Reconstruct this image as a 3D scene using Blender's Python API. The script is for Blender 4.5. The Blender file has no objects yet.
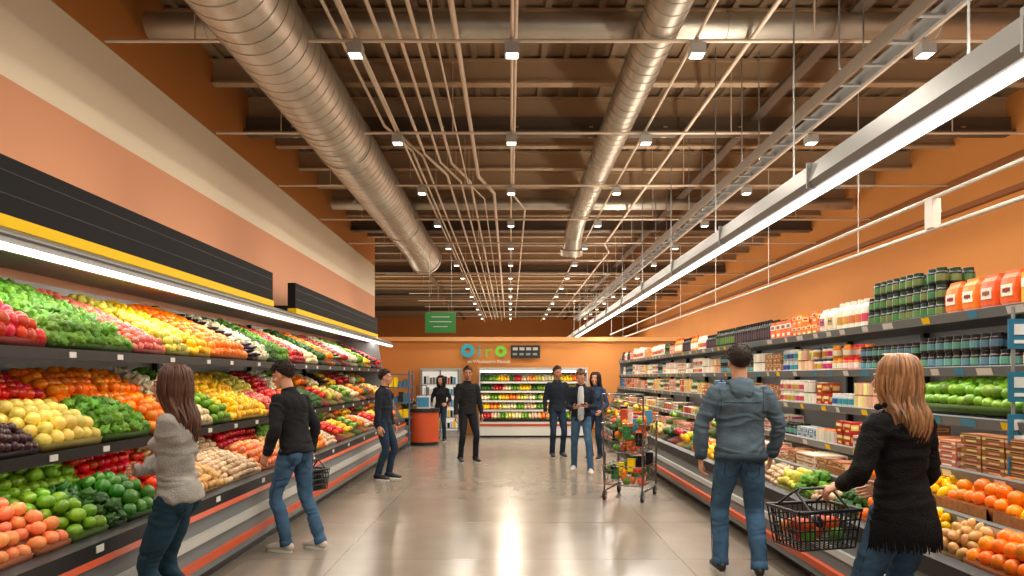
import bpy, math, random
import numpy as np
from mathutils import Vector, Matrix, noise, Quaternion
random.seed(7); np.random.seed(7)
D=bpy.data; C=bpy.context
# ------------------------------------------------------------------ materials
MATS={}
def mat(name,col,rough=0.6,metal=0.0,emit=None,es=1.0,noise_s=0,noise_a=0.0,bump=0.0,bump_s=60,island=0.0,hue=0.0,coat=0.0,stretch=None,spec=None):
    if name in MATS: return MATS[name]
    m=D.materials.new(name); m.use_nodes=True
    nt=m.node_tree; N=nt.nodes; L=nt.links
    b=N['Principled BSDF']
    b.inputs['Base Color'].default_value=(*col,1); b.inputs['Roughness'].default_value=rough
    b.inputs['Metallic'].default_value=metal
    b.inputs['Coat Weight'].default_value=coat
    if spec is not None: b.inputs['Specular IOR Level'].default_value=spec
    if emit is not None:
        b.inputs['Emission Color'].default_value=(*emit,1); b.inputs['Emission Strength'].default_value=es
    tc=N.new('ShaderNodeTexCoord')
    vec=tc.outputs['Object']
    if stretch:
        mp=N.new('ShaderNodeMapping'); mp.inputs['Scale'].default_value=stretch
        L.new(vec,mp.inputs['Vector']); vec=mp.outputs['Vector']
    cur=None
    if noise_a>0:
        n=N.new('ShaderNodeTexNoise'); n.inputs['Scale'].default_value=noise_s; n.inputs['Detail'].default_value=5
        L.new(vec,n.inputs['Vector'])
        mx=N.new('ShaderNodeMapRange'); mx.inputs['To Min'].default_value=1-noise_a; mx.inputs['To Max'].default_value=1+noise_a
        mx.inputs['From Min'].default_value=0.25; mx.inputs['From Max'].default_value=0.75
        L.new(n.outputs['Fac'],mx.inputs['Value'])
        h=N.new('ShaderNodeHueSaturation'); h.inputs['Color'].default_value=(*col,1)
        L.new(mx.outputs['Result'],h.inputs['Value']); cur=h.outputs['Color']
    if island>0 or hue>0:
        g=N.new('ShaderNodeNewGeometry')
        h=N.new('ShaderNodeHueSaturation')
        if cur: L.new(cur,h.inputs['Color'])
        else: h.inputs['Color'].default_value=(*col,1)
        r1=N.new('ShaderNodeMapRange'); r1.inputs['To Min'].default_value=1-island; r1.inputs['To Max'].default_value=1+island*0.6
        L.new(g.outputs['Random Per Island'],r1.inputs['Value']); L.new(r1.outputs['Result'],h.inputs['Value'])
        if hue>0:
            w=N.new('ShaderNodeTexWhiteNoise'); w.noise_dimensions='1D'; L.new(g.outputs['Random Per Island'],w.inputs['W'])
            r2=N.new('ShaderNodeMapRange'); r2.inputs['To Min'].default_value=0.5-hue; r2.inputs['To Max'].default_value=0.5+hue
            L.new(w.outputs['Value'],r2.inputs['Value']); L.new(r2.outputs['Result'],h.inputs['Hue'])
        cur=h.outputs['Color']
    if cur: L.new(cur,b.inputs['Base Color'])
    if bump>0:
        n=N.new('ShaderNodeTexNoise'); n.inputs['Scale'].default_value=bump_s; n.inputs['Detail'].default_value=4
        L.new(vec,n.inputs['Vector'])
        bp=N.new('ShaderNodeBump'); bp.inputs['Strength'].default_value=bump; bp.inputs['Distance'].default_value=0.02
        L.new(n.outputs['Fac'],bp.inputs['Height']); L.new(bp.outputs['Normal'],b.inputs['Normal'])
    MATS[name]=m; return m
def srgb(r,g,b):
    f=lambda c:(c/255/12.92) if c/255<=0.04045 else ((c/255+0.055)/1.055)**2.4
    return (f(r),f(g),f(b))
# ------------------------------------------------------------------ mesh builder
class MB:
    def __init__(s): s.v=[]; s.f=[]; s.m=[]; s.sm=[]; s.mats=[]; s.n=0
    def mi(s,m):
        if m not in s.mats: s.mats.append(m)
        return s.mats.index(m)
    def add(s,verts,faces,m,smooth=False):
        k=s.mi(m) if not isinstance(m,int) else m
        o=s.n; s.v.extend([tuple(p) for p in verts]); s.n+=len(verts)
        s.f.extend([tuple(i+o for i in f) for f in faces]); s.m.extend([k]*len(faces)); s.sm.extend([smooth]*len(faces))
    def box(s,x0,x1,y0,y1,z0,z1,m):
        if x0>x1:x0,x1=x1,x0
        v=[(x0,y0,z0),(x1,y0,z0),(x1,y1,z0),(x0,y1,z0),(x0,y0,z1),(x1,y0,z1),(x1,y1,z1),(x0,y1,z1)]
        s.add(v,[(0,3,2,1),(4,5,6,7),(0,1,5,4),(1,2,6,5),(2,3,7,6),(3,0,4,7)],m)
    def prof(s,pts,y0,y1,m):
        n=len(pts); v=[(x,y0,z) for x,z in pts]+[(x,y1,z) for x,z in pts]
        f=[(i,(i+1)%n,(i+1)%n+n,i+n) for i in range(n)]+[tuple(range(n))[::-1],tuple(range(n,2*n))]
        s.add(v,f,m)
    def cyl(s,p1,p2,r,m,seg=12,r2=None,smooth=True):
        p1=Vector(p1);p2=Vector(p2); r2=r if r2 is None else r2
        d=(p2-p1).normalized(); a=d.orthogonal().normalized(); b=d.cross(a)
        v=[];
        for p,rr in((p1,r),(p2,r2)):
            for i in range(seg):
                t=2*math.pi*i/seg; v.append(p+(a*math.cos(t)+b*math.sin(t))*rr)
        s.add(v,[(i,(i+1)%seg,(i+1)%seg+seg,i+seg) for i in range(seg)],m,smooth)
        s.add(v[:seg],[tuple(range(seg))[::-1]],m); s.add(v[seg:],[tuple(range(seg))],m)
    def tube(s,pts,r,m,seg=8):
        for a,b in zip(pts[:-1],pts[1:]): s.cyl(a,b,r,m,seg)
    def loft(s,pts,rad,m,right=None,seg=16,sub=3,cap=True,ck=1.0):
        v,f=loft_geo(pts,rad,right,seg,sub,cap,ck); s.add(v,f,m,True)
    def ell(s,c,r,m,rot=None,seg=16,ring=10):
        v=[];f=[]
        for j in range(ring+1):
            th=math.pi*j/ring
            for i in range(seg):
                ph=2*math.pi*i/seg
                p=Vector((r[0]*math.sin(th)*math.cos(ph),r[1]*math.sin(th)*math.sin(ph),r[2]*math.cos(th)))
                if rot is not None: p=rot@p
                v.append(Vector(c)+p)
        for j in range(ring):
            for i in range(seg):
                f.append((j*seg+i,(j+1)*seg+i,(j+1)*seg+(i+1)%seg,j*seg+(i+1)%seg))
        s.add(v,f,m,True)
    def obj(s,name,M=None,parent=None):
        me=D.meshes.new(name); me.from_pydata(s.v,[],s.f)
        for m in s.mats: me.materials.append(m)
        me.polygons.foreach_set('material_index',s.m); me.polygons.foreach_set('use_smooth',s.sm); me.update()
        o=D.objects.new(name,me); C.scene.collection.objects.link(o)
        if M is not None: o.matrix_world=M
        if parent: o.parent=parent
        return o
def catm(P,sub):
    out=[]; n=len(P)
    for i in range(n-1):
        p0=P[max(i-1,0)];p1=P[i];p2=P[i+1];p3=P[min(i+2,n-1)]
        for k in range(sub):
            t=k/sub
            out.append(0.5*((2*p1)+(p2-p0)*t+(2*p0-5*p1+4*p2-p3)*t*t+(3*p1-p0-3*p2+p3)*t**3))
    out.append(P[-1]); return out
def loft_geo(pts,rad,right=None,seg=16,sub=3,cap=True,ck=1.0):
    P=[np.array(p,float) for p in pts]; R=[np.array((r,r) if not hasattr(r,'__len__') else r,float) for r in rad]
    if sub>1: P2=catm(P,sub); R2=[np.maximum(r,0.0005) for r in catm(R,sub)]
    else: P2,R2=P,R
    if cap:
        d0=P2[0]-P2[1]; d0=d0/(np.linalg.norm(d0)+1e-9); d1=P2[-1]-P2[-2]; d1=d1/(np.linalg.norm(d1)+1e-9)
        a=min(R2[0])*ck; b=min(R2[-1])*ck
        P2=[P2[0]+d0*a*0.85,P2[0]+d0*a*0.5]+P2+[P2[-1]+d1*b*0.5,P2[-1]+d1*b*0.85]
        R2=[R2[0]*0.35,R2[0]*0.82]+R2+[R2[-1]*0.82,R2[-1]*0.35]
    n=len(P2); V=[];rt=Vector(right) if right is not None else None
    prev=None
    for i in range(n):
        t=Vector(P2[min(i+1,n-1)]-P2[max(i-1,0)])
        if t.length<1e-8: t=Vector((0,0,1))
        t.normalize()
        if rt is not None: a=rt-t*rt.dot(t)
        elif prev is None: a=t.orthogonal()
        else: a=prev-t*prev.dot(t)
        a.normalize(); prev=a; b=t.cross(a)
        for k in range(seg):
            th=2*math.pi*k/seg
            V.append(Vector(P2[i])+a*(R2[i][0]*math.cos(th))+b*(R2[i][1]*math.sin(th)))
    F=[(i*seg+k,i*seg+(k+1)%seg,(i+1)*seg+(k+1)%seg,(i+1)*seg+k) for i in range(n-1) for k in range(seg)]
    F.append(tuple(range(seg))[::-1]); F.append(tuple(range((n-1)*seg,n*seg)))
    return V,F
def remesh(mb,vox,smooth=4,fac=0.5):
    o=mb.obj('tmp'); md=o.modifiers.new('r','REMESH'); md.mode='VOXEL'; md.voxel_size=vox
    s=o.modifiers.new('s','SMOOTH'); s.iterations=smooth; s.factor=fac
    dg=C.evaluated_depsgraph_get(); me=D.meshes.new_from_object(o.evaluated_get(dg))
    V=[v.co.copy() for v in me.vertices]; Nn=[v.normal.copy() for v in me.vertices]; F=[tuple(p.vertices) for p in me.polygons]
    md_=o.data; D.objects.remove(o); D.meshes.remove(md_); D.meshes.remove(me)
    return V,Nn,F
def fast(name,V,T,MI,mats,smooth=True):
    me=D.meshes.new(name); V=np.asarray(V,np.float32).reshape(-1,3); T=np.asarray(T,np.int32).reshape(-1,3)
    me.vertices.add(len(V)); me.vertices.foreach_set('co',V.ravel())
    me.loops.add(len(T)*3); me.loops.foreach_set('vertex_index',T.ravel())
    me.polygons.add(len(T)); me.polygons.foreach_set('loop_start',np.arange(len(T),dtype=np.int32)*3)
    for m in mats: me.materials.append(m)
    me.polygons.foreach_set('material_index',np.asarray(MI,np.int32))
    me.polygons.foreach_set('use_smooth',np.full(len(T),smooth)); me.update(calc_edges=True); me.validate()
    o=D.objects.new(name,me); C.scene.collection.objects.link(o); return o
import bmesh
def ico(sub):
    bm=bmesh.new(); bmesh.ops.create_icosphere(bm,subdivisions=sub,radius=1.0)
    V=np.array([v.co[:] for v in bm.verts]); T=np.array([[v.index for v in f.verts] for f in bm.faces]); bm.free(); return V,T
ICO={k:ico(k) for k in(1,2,3)}
def rotm():
    q=np.random.normal(size=4); q/=np.linalg.norm(q); return np.array(Quaternion(q).to_matrix())
def leafT(sub=3,amp=.35,seed=0):
    V,T=ICO[sub]; V=V.copy()
    for i in range(len(V)):
        p=Vector(V[i]); n=noise.noise(p*2.6+Vector((seed,0,0)))*amp+noise.noise(p*7+Vector((0,seed,0)))*amp*.9
        V[i]=V[i]*(1+n)
    return V,T
def shape(kind):
    if kind=='leaf':
        V,T=leafT(3,.6,random.random()*9); return V,T
    V,T=ICO[2]; V=V.copy()
    if kind=='apple':
        r=np.hypot(V[:,0],V[:,1]); V[:,2]=np.where(V[:,2]>0,V[:,2]*(0.62+0.35*np.minimum(r*1.5,1)),V[:,2]*.85)
    elif kind=='lemon': V[:,0]*=1.35; V[:,1:]*=.85
    elif kind=='long': V[:,0]*=2.2; V[:,1:]*=.55; V[:,2]+=V[:,0]**2*.08
    elif kind=='pepper':
        a=np.arctan2(V[:,1],V[:,0]); V[:,:2]*=(1+.12*np.cos(4*a))[:,None]; V[:,2]*=1.15
    return V,T
PR={ # kind: (name, colour, shape, radius)
 'tomato':('tomato_pile',srgb(210,30,14),'apple',.042),'apple':('red_apple_pile',srgb(184,20,26),'apple',.045),
 'radish':('radish_pile',srgb(226,116,100),'round',.034),'orange':('orange_pile',srgb(250,128,4),'round',.045),
 'lemon':('lemon_pile',srgb(250,196,14),'lemon',.038),'lime':('lime_pile',srgb(96,150,20),'lemon',.036),
 'gapple':('green_apple_pile',srgb(110,156,28),'apple',.044),'lettuce':('lettuce_pile',srgb(92,146,30),'leaf',.045),
 'kale':('kale_pile',srgb(42,92,24),'leaf',.04),'onion':('onion_pile',srgb(230,212,160),'round',.036),
 'potato':('potato_pile',srgb(208,162,98),'lemon',.034),'eggplant':('eggplant_pile',srgb(40,22,42),'long',.042),
 'pepper':('bell_pepper_pile',srgb(48,108,22),'pepper',.046),'rpepper':('red_pepper_pile',srgb(208,32,12),'pepper',.046),
 'pear':('pear_pile',srgb(210,202,80),'lemon',.04),'peach':('peach_pile',srgb(242,140,86),'apple',.042),
 'plum':('plum_pile',srgb(56,20,34),'round',.03),'cuke':('cucumber_pile',srgb(44,98,32),'long',.038),
 'carrot':('carrot_pile',srgb(240,104,10),'long',.036),'melon':('melon_pile',srgb(242,218,104),'round',.045),
 'cauli':('cauliflower_pile',srgb(230,224,190),'leaf',.045),'mush':('mushroom_pile',srgb(216,184,146),'apple',.03),
}
def prmat(k):
    n,c,s,r=PR[k]
    leaf=s=='leaf'
    return mat(n+'_skin',c,.55 if leaf else .3,island=.34,hue=.014,noise_s=25 if leaf else 9,noise_a=.45 if leaf else .14,bump=.4 if leaf else .0,bump_s=40)
def pile(kind,F,B,y0,y1,far=False):
    """heap on a sloped board. F,B=(x,z) front/back"""
    nm,c,sh,r=PR[kind]
    if far: r=r*1.15
    F=np.array(F);B=np.array(B); L=np.linalg.norm(B-F); u=(B-F)/L; nrm=np.array((-u[1],u[0]));
    if nrm[1]<0:nrm=-nrm
    sp=r*1.75; spx=sp*(1.5 if sh=='long' else 1.0)
    nv=max(1,int((L-r)/sp)); nu=max(1,int((y1-y0-r*.6)/spx))
    tmpl=[shape(sh) for _ in range(3 if sh=='leaf' else 1)]
    Vs=[];Ts=[];o=0
    for lay in range(2):
        for i in range(nv-lay):
            for j in range(nu-lay):
                t=(i+.5+lay*.5)/nv; s=(j+.5+lay*.5)/nu
                if lay==1 and random.random()<.12: continue
                bul=math.sin(math.pi*min(max(t,0),1))*.02+math.sin(math.pi*s)*.03
                xz=F+u*(t*L)+nrm*(r*.8+lay*r*1.15+bul+random.uniform(-.15,.2)*r)
                y=y0+s*(y1-y0)+random.uniform(-.15,.15)*r
                V,T=random.choice(tmpl)
                if sh=='long':
                    a=random.uniform(-.25,.25); R=np.array(Matrix.Rotation(a,3,'Z'))
                elif sh in('apple','pepper'):
                    R=np.array(Matrix.Rotation(random.uniform(-.6,.6),3,'X')@Matrix.Rotation(random.uniform(-.6,.6),3,'Y')@Matrix.Rotation(random.uniform(0,6),3,'Z'))
                else: R=rotm()
                k=r*random.uniform(.9,1.1)
                if far and lay==0: continue
                Vs.append(V@R.T*k+np.array((xz[0],y,xz[1]))); Ts.append(T+o); o+=len(V)
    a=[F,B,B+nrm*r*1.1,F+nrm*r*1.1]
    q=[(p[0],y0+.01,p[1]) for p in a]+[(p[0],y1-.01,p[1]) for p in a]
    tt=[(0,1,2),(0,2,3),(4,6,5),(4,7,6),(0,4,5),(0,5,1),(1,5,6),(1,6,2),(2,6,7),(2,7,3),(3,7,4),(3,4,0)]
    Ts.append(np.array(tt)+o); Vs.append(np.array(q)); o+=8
    V=np.concatenate(Vs);T=np.concatenate(Ts)
    MI=np.zeros(len(T),int)
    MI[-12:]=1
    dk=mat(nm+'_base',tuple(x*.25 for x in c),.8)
    return fast(nm,V,T,MI,[prmat(kind),dk])
# ------------------------------------------------------------------ base materials
M_floor=mat('polished_concrete',srgb(136,126,114),.2,noise_s=1.3,noise_a=.16)
nt=M_floor.node_tree; N=nt.nodes; L=nt.links; b=N['Principled BSDF']
tc=N.new('ShaderNodeTexCoord'); br=N.new('ShaderNodeTexBrick'); br.offset=0; br.inputs['Scale'].default_value=1
br.inputs['Brick Width'].default_value=1.5; br.inputs['Row Height'].default_value=1.5; br.inputs['Mortar Size'].default_value=.006
br.inputs['Color1'].default_value=(1,1,1,1);br.inputs['Color2'].default_value=(.93,.93,.93,1);br.inputs['Mortar'].default_value=(.6,.58,.55,1)
L.new(tc.outputs['Object'],br.inputs['Vector'])
mxn=N.new('ShaderNodeMix'); mxn.data_type='RGBA'; mxn.blend_type='MULTIPLY'; mxn.inputs['Factor'].default_value=1
src=b.inputs['Base Color'].links[0].from_socket
L.new(src,mxn.inputs['A']); L.new(br.outputs['Color'],mxn.inputs['B']); L.new(mxn.outputs['Result'],b.inputs['Base Color'])
nn=N.new('ShaderNodeTexNoise'); nn.inputs['Scale'].default_value=3.0; nn.inputs['Detail'].default_value=6
mr=N.new('ShaderNodeMapRange'); mr.inputs['To Min'].default_value=.13; mr.inputs['To Max'].default_value=.3
L.new(tc.outputs['Object'],nn.inputs['Vector']); L.new(nn.outputs['Fac'],mr.inputs['Value']); L.new(mr.outputs['Result'],b.inputs['Roughness'])
b.inputs['Specular IOR Level'].default_value=.7
ORANGE=srgb(202,132,64)
M_or=mat('orange_wall_paint',ORANGE,.7,noise_s=.6,noise_a=.06)
M_cream=mat('cream_wall_paint',srgb(228,216,194),.7); M_salmon=mat('salmon_wall_paint',srgb(208,148,112),.7)
M_deck=mat('roof_deck_brown',srgb(136,114,88),.7,noise_s=2,noise_a=.15)
M_joist=mat('joist_tan_paint',srgb(168,142,112),.6); M_joistd=mat('joist_dark_steel',srgb(90,76,62),.6)
M_duct=mat('galvanized_duct',srgb(190,184,172),.38,.8,noise_s=3,noise_a=.14,bump=.2,bump_s=6)
M_pipe=mat('painted_conduit',srgb(216,200,180),.45,.2); M_pipe_w=mat('white_tube',srgb(230,226,218),.4)
M_grey=mat('grey_metal',srgb(140,142,142),.4,.4); M_lgrey=mat('light_grey_metal',srgb(180,180,176),.4,.2)
M_blk=mat('black_plastic',srgb(20,20,22),.45); M_sign=mat('black_sign_board',srgb(28,28,31),.75,spec=.15)
M_yel=mat('yellow_trim',srgb(240,200,14),.6,spec=.2); M_oran=mat('orange_bumper',srgb(190,74,32),.45)
M_case=mat('case_grey_panel',srgb(112,118,120),.4,.1,noise_s=2,noise_a=.05); M_white=mat('white_panel',srgb(215,215,210),.5)
M_chrome=mat('chrome_wire',srgb(150,150,150),.25,1.0); M_rub=mat('rubber',srgb(30,30,30),.8)
M_glow=mat('lamp_diffuser',(1,1,1),.5,emit=(1,.93,.82),es=6)
# ------------------------------------------------------------------ room
ZC=5.8; YB=45
def single(name,fn):
    mb=MB(); fn(mb); return mb.obj(name)
single('floor',lambda m:m.box(-16,9,-3,YB,-.1,0,M_floor))
def lw(m):
    m.box(-4.1,-3.9,-3,19.7,0,3.92,M_salmon)
    m.box(-4.1,-3.9,-3,19.7,3.92,4.8,M_cream); m.box(-4.1,-3.9,-3,19.7,4.8,ZC,M_or)
single('wall_left',lw)
single('wall_right',lambda m:m.box(7.4,7.6,-3,YB,0,ZC,M_or))
single('wall_far',lambda m:m.box(-16,7.6,YB,YB+.2,0,ZC,M_or))
single('wall_annex',lambda m:m.box(-16.2,-16,19.7,YB,0,ZC,M_or))
def bw(m):
    m.box(-6.5,7.4,19.5,19.7,0,2.62,M_or); m.box(-6.5,7.4,19.42,19.7,2.62,2.74,mat('trim_cream',srgb(220,160,100),.6))
single('wall_back_partition',bw)
def ceil(m):
    m.box(-16,7.6,-3,YB,ZC,ZC+.1,M_deck)
    x=-15.8
    while x<7.5:
        m.box(x,x+.07,-3,YB,ZC-.04,ZC,M_deck); x+=.3
single('ceiling',ceil)
def joists(m):
    y=-2.0
    while y<YB-.5:
        m.box(-15.9,7.4,y-.07,y+.07,ZC-.36,ZC-.33,M_joist); m.box(-15.9,7.4,y-.012,y+.012,ZC-.33,ZC-.07,M_joist); m.box(-15.9,7.4,y-.07,y+.07,ZC-.07,ZC-.04,M_joist)
        y+=1.22
single('trim_ceiling_joists',joists)
def gird(m):
    for y in (3.4,10.1,16.8,23.5,30.2,37):
        m.box(-15.9,7.4,y-.12,y+.12,ZC-.62,ZC-.58,M_joistd); m.box(-15.9,7.4,y-.02,y+.02,ZC-.6,ZC-.36,M_joistd)
    for x in (-3.0,3.6,6.2):
        m.box(x-.08,x+.08,-3,YB,ZC-.42,ZC-.36,M_joistd)
single('trim_ceiling_girders',gird)
# ducts
def corr(m,x,z,r,y0,y1,step=.45,seg=28,band=True):
    m.cyl((x,y0,z),(x,y1,z),r,M_duct,seg)
    y=y0
    while y<y1:
        m.cyl((x,y-.008,z),(x,y+.008,z),r+.006,M_duct,seg); y+=step
def d1(m):
    corr(m,-2.3,4.86,.39,1.5,17.0,.2,36)
    for y in(4.4,9.4,14.4): m.cyl((-2.3,y-.03,4.86),(-2.3,y+.03,4.86),.408,M_duct,36)
    m.cyl((-2.3,17.0,4.86),(-2.28,18.1,4.8),.39,M_duct,28,.43); m.cyl((-2.28,18.1,4.8),(-2.28,18.3,4.8),.45,M_duct,28)
    m.cyl((-2.3,9.4,5.2),(-2.3,9.4,ZC),.015,M_grey); m.cyl((-2.3,4.4,5.2),(-2.3,4.4,ZC),.015,M_grey); m.cyl((-2.3,15,5.2),(-2.3,15,ZC),.015,M_grey)
single('air_duct',d1)
def d2(m):
    corr(m,1.45,5.02,.2,1.5,13.8,.2,24)
    pts=[(1.45,13.8,5.02),(1.44,14.6,4.98),(1.42,15.2,4.8),(1.4,15.5,4.5)]
    for a,bb in zip(pts[:-1],pts[1:]): m.cyl(a,bb,.2,M_duct,20)
    m.cyl((1.4,15.5,4.5),(1.4,15.55,4.38),.25,M_duct,20)
    m.cyl((1.45,5,5.2),(1.45,5,ZC),.015,M_grey);m.cyl((1.45,12,5.2),(1.45,12,ZC),.015,M_grey)
single('air_duct',d2)
def d3(m):
    for y,r in((7.2,.14),(10.2,.11),(14.6,.12)):
        m.cyl((-3.8,y,5.3),(7.3,y,5.3),r,M_duct,18)
        for x in np.arange(-3.2,7.2,1.1): m.cyl((x-.03,y,5.3),(x+.03,y,5.3),r+.012,M_duct,18)
        for x in(-3,3,6): m.cyl((x,y,5.3),(x,y,ZC),.012,M_grey)
single('cross_duct',d3)
rows=[-1.47,0.02,1.78,3.95]; ys=[6.5+2.45*i for i in range(-2,13)]
def pipes(m):
    for y in ys:
        m.cyl((-3.85,y,4.8),(7.3,y,4.8),.018,M_pipe,8)
        for x in (-3,-.75,2.9,5.8): m.cyl((x,y,4.8),(x,y,ZC),.008,M_pipe,6)
    for x in rows: m.cyl((x,-2,4.84),(x,40,4.84),.016,M_pipe,8)
single('ceiling_conduit_grid',pipes)
def cond(m):
    for x,z,r in((-1.75,5.1,.02),(-1.62,5.1,.02),(-1.3,5.0,.022),(-1.1,5.0,.018),(-.95,5.08,.022),(-.55,5.1,.03),(.06,5.1,.02),(-.72,4.9,.012),(2.5,5.1,.025)):
        m.tube([(x,-2,z),(x,13+x*2,z),(x+.25,14+x*2,z-.02),(x+.25,40,z-.02)],r,M_pipe,8)
        for y in (4,12,20,30): m.cyl((x,y,z),(x,y,ZC),.006,M_pipe,6)
single('electrical_conduits',cond)
def hv(m):
    x=3.1;z=4.25
    m.box(x-.12,x-.09,-1,32,z,z+.12,M_joistd);m.box(x+.09,x+.12,-1,32,z,z+.12,M_grey)
    for y in np.arange(-1,32,.4): m.box(x-.09,x+.09,y,y+.04,z,z+.02,M_grey)
    for y in np.arange(1,32,2.6): m.cyl((x+.11,y,z+.1),(x+.11,y,ZC),.008,M_grey,6); m.cyl((x-.11,y,z+.1),(x-.11,y,ZC),.008,M_grey,6)
single('cable_tray',hv)
def rails(m):
    for x,z in((5.0,3.72),(5.0,3.35)):
        m.cyl((x,0,z),(x,34,z),.024,M_pipe_w,10)
    for y in np.arange(3,34,3.4): m.cyl((5.0,y,3.35),(5.0,y,ZC),.007,M_pipe_w,6)
    m.box(4.95,5.05,8.0,8.15,3.36,3.7,M_pipe_w)
rl=single('suspended_rail',rails)
def wtrim(m):
    for z in(4.3,4.75,3.0): m.box(7.3,7.4,-3,YB,z,z+.08,mat('trim_brown',srgb(140,84,40),.6))
single('trim_wall_right',wtrim)
def area(name,loc,sx,sy,W,col=(1,.9,.78),rot=(0,0,0),parent=None,spread=None):
    l=D.lights.new(name,'AREA'); l.shape='RECTANGLE'; l.size=sx; l.size_y=sy; l.energy=W; l.color=col
    if spread: l.spread=spread
    o=D.objects.new(name,l); C.scene.collection.objects.link(o); o.location=loc; o.rotation_euler=rot
    if parent: o.parent=parent
    return o
for x in rows:
    for y in ys:
        mb=MB(); s=.07
        mb.box(x-s,x+s,y-s,y+s,4.66,4.76,M_lgrey); mb.box(x-s+.015,x+s-.015,y-s+.015,y+s-.015,4.655,4.66,M_glow)
        mb.cyl((x,y,4.76),(x,y,4.84),.02,M_lgrey,8)
        e=mb.obj('ceiling_spot_lamp')
        if y>1: area('bulb',(x,y,4.64),.13,.13,28,(1,.89,.74),parent=e)
def pend(m):
    x=2.62;z=3.18
    m.prof([(x-.09,z),(x+.09,z),(x+.13,z+.05),(x+.1,z+.2),(x-.1,z+.2),(x-.13,z+.05)],1,30,M_grey)
    for y in np.arange(1.5,30,2.4):
        m.cyl((x,y,z+.2),(x,y,ZC),.008,M_grey,6); m.box(x-.14,x+.14,y-.6,y-.58,z-.004,z+.21,M_grey)
    m.box(x-.055,x+.055,1.05,29.9,z-.012,z+.001,mat('tube_diffuser',(1,1,1),.5,emit=(1,.97,.92),es=5))
p=single('linear_pendant_light',pend)
for k in range(4):
    area('tube',(2.62,4.6+7*k,3.16),.1,6.8,84,(1,.95,.87),parent=p)
    area('ceiling_fill_light',(2.62,4.6+7*k,3.395),.12,6.8,80,(1,.88,.72),rot=(0,math.pi,0),parent=p)  # upward light added to brighten the ceiling and upper walls
for k in range(5):   # added lights that brighten the right wall, no fixtures on the rail
    area('wall_fill_light',(5.06,4+6*k,3.5),.12,5.0,36,(1,.86,.68),rot=(0,math.radians(-108),0),parent=rl)
# ------------------------------------------------------------------ left produce case
Y0,Y1=2.0,15.2
T1F,T1B=(-2.85,1.78),(-3.78,2.2); T2F,T2B=(-2.72,1.16),(-3.62,1.56); DF,DB=(-2.44,.66),(-3.4,1.02)
def lcase(m):
    m.box(-2.42,-3.88,Y0,Y1,0,.13,M_blk)
    m.prof([(-2.3,.13),(-2.3,.2),(-2.38,.6),(-3.88,.6),(-3.88,.13)],Y0,Y1,M_case)
    m.prof([(-2.27,.2),(-2.27,.25),(-2.33,.25),(-2.33,.2)],Y0,Y1,M_oran)
    m.prof([(-2.33,.56),(-2.34,.66),(-2.42,.68),(-2.42,.56)],Y0,Y1,M_blk)
    m.prof([(-2.315,.54),(-2.33,.575),(-2.4,.575),(-2.4,.54)],Y0,Y1,M_oran)
    m.prof([(-2.29,.36),(-2.3,.42),(-2.4,.42),(-2.4,.36)],Y0,Y1,M_lgrey)
    m.prof([(-2.42,.6),(-2.42,.64),(-3.5,1.0),(-3.88,1.0),(-3.88,.6)],Y0,Y1,M_blk)
    m.box(-3.88,-3.82,Y0,17,.6,2.36,M_grey)
    for F,B in((T1F,T1B),(T2F,T2B)):
        m.prof([(F[0]+.03,F[1]-.07),(F[0]+.03,F[1]+.0),(F[0],F[1]-.005),(B[0],B[1]-.005),(B[0],B[1]-.05),(F[0]-.03,F[1]-.06)],Y0,Y1,M_blk)
        y=Y0+.3
        while y<Y1-.2:
            m.box(F[0]+.03,F[0]+.036,y,y+.07,F[1]-.055,F[1]-.018,M_white); y+=random.uniform(.5,1.0)
    y=Y0+.2
    while y<Y1-.3:
        m.box(-2.335,-2.33,y,y+.07,.605,.645,M_white); y+=random.uniform(.6,1.1)
    for y in np.arange(Y0,Y1,2.64):
        m.box(-3.82,-3.76,y,y+.04,1,2.36,M_blk)
    for y in(Y0-.04,Y1):
        m.prof([(-2.3,0),(-2.38,.66),(-2.7,1.2),(-2.85,1.8),(-2.95,2.4),(-3.88,2.4),(-3.88,0)],y,y+.04,M_case)
    m.prof([(-2.93,2.38),(-2.93,2.45),(-3.3,2.58),(-3.88,2.58),(-3.88,2.44),(-3.2,2.44),(-3.15,2.38)],Y0-.04,17,M_grey)
    m.box(-2.92,-2.99,Y0,16.95,2.352,2.38,mat('canopy_diffuser',(1,1,1),.5,emit=(1,.95,.86),es=5))
    m.box(-2.925,-2.93,Y0,17,2.42,2.435,M_blk)
pc=single('refrigerated_produce_case',lcase)
for k in range(5): area('canopy_tube',(-3.06,3.4+2.9*k,2.37),.1,2.8,17,(1,.92,.8),rot=(0,math.radians(14),0),parent=pc)
for k in range(5):
    area('shelf_fill_light',(-2.82,3.4+2.9*k,1.69),.04,2.6,4,(1,.88,.72),rot=(0,math.radians(20),0),parent=pc)  # fill lights added under both shelves, no tube geometry
    area('shelf_fill_light',(-2.68,3.4+2.9*k,1.08),.04,2.6,3,(1,.88,.72),rot=(0,math.radians(20),0),parent=pc)
for y0,y1 in((2,9.5),(10.5,17)):
    def sb(m):
        m.box(-3.3,-3.42,y0,y1,2.66,3.05,M_sign); m.box(-3.285,-3.42,y0,y1,2.58,2.66,M_yel)
        m.box(-3.42,-3.9,y0,y1,2.58,2.7,M_sign)
        for z in(2.8,2.95): m.box(-3.297,-3.3,y0+.02,y1-.02,z,z+.004,M_blk)
    sg_=single('canopy_sign_board',sb)
    for k in range(3): area('sign_top_fill',(-3.36,y0+(y1-y0)*(k+.5)/3,3.07),.08,1.9,4.5,(1,.84,.64),rot=(0,math.radians(172),0),parent=sg_)  # added upward fill for the left wall, no fixture modelled
def seq(F,B,lst,y):
    for k,w in lst:
        pile(k,F,B,y+.012,y+w-.012,far=y>9.5); y+=w
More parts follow.
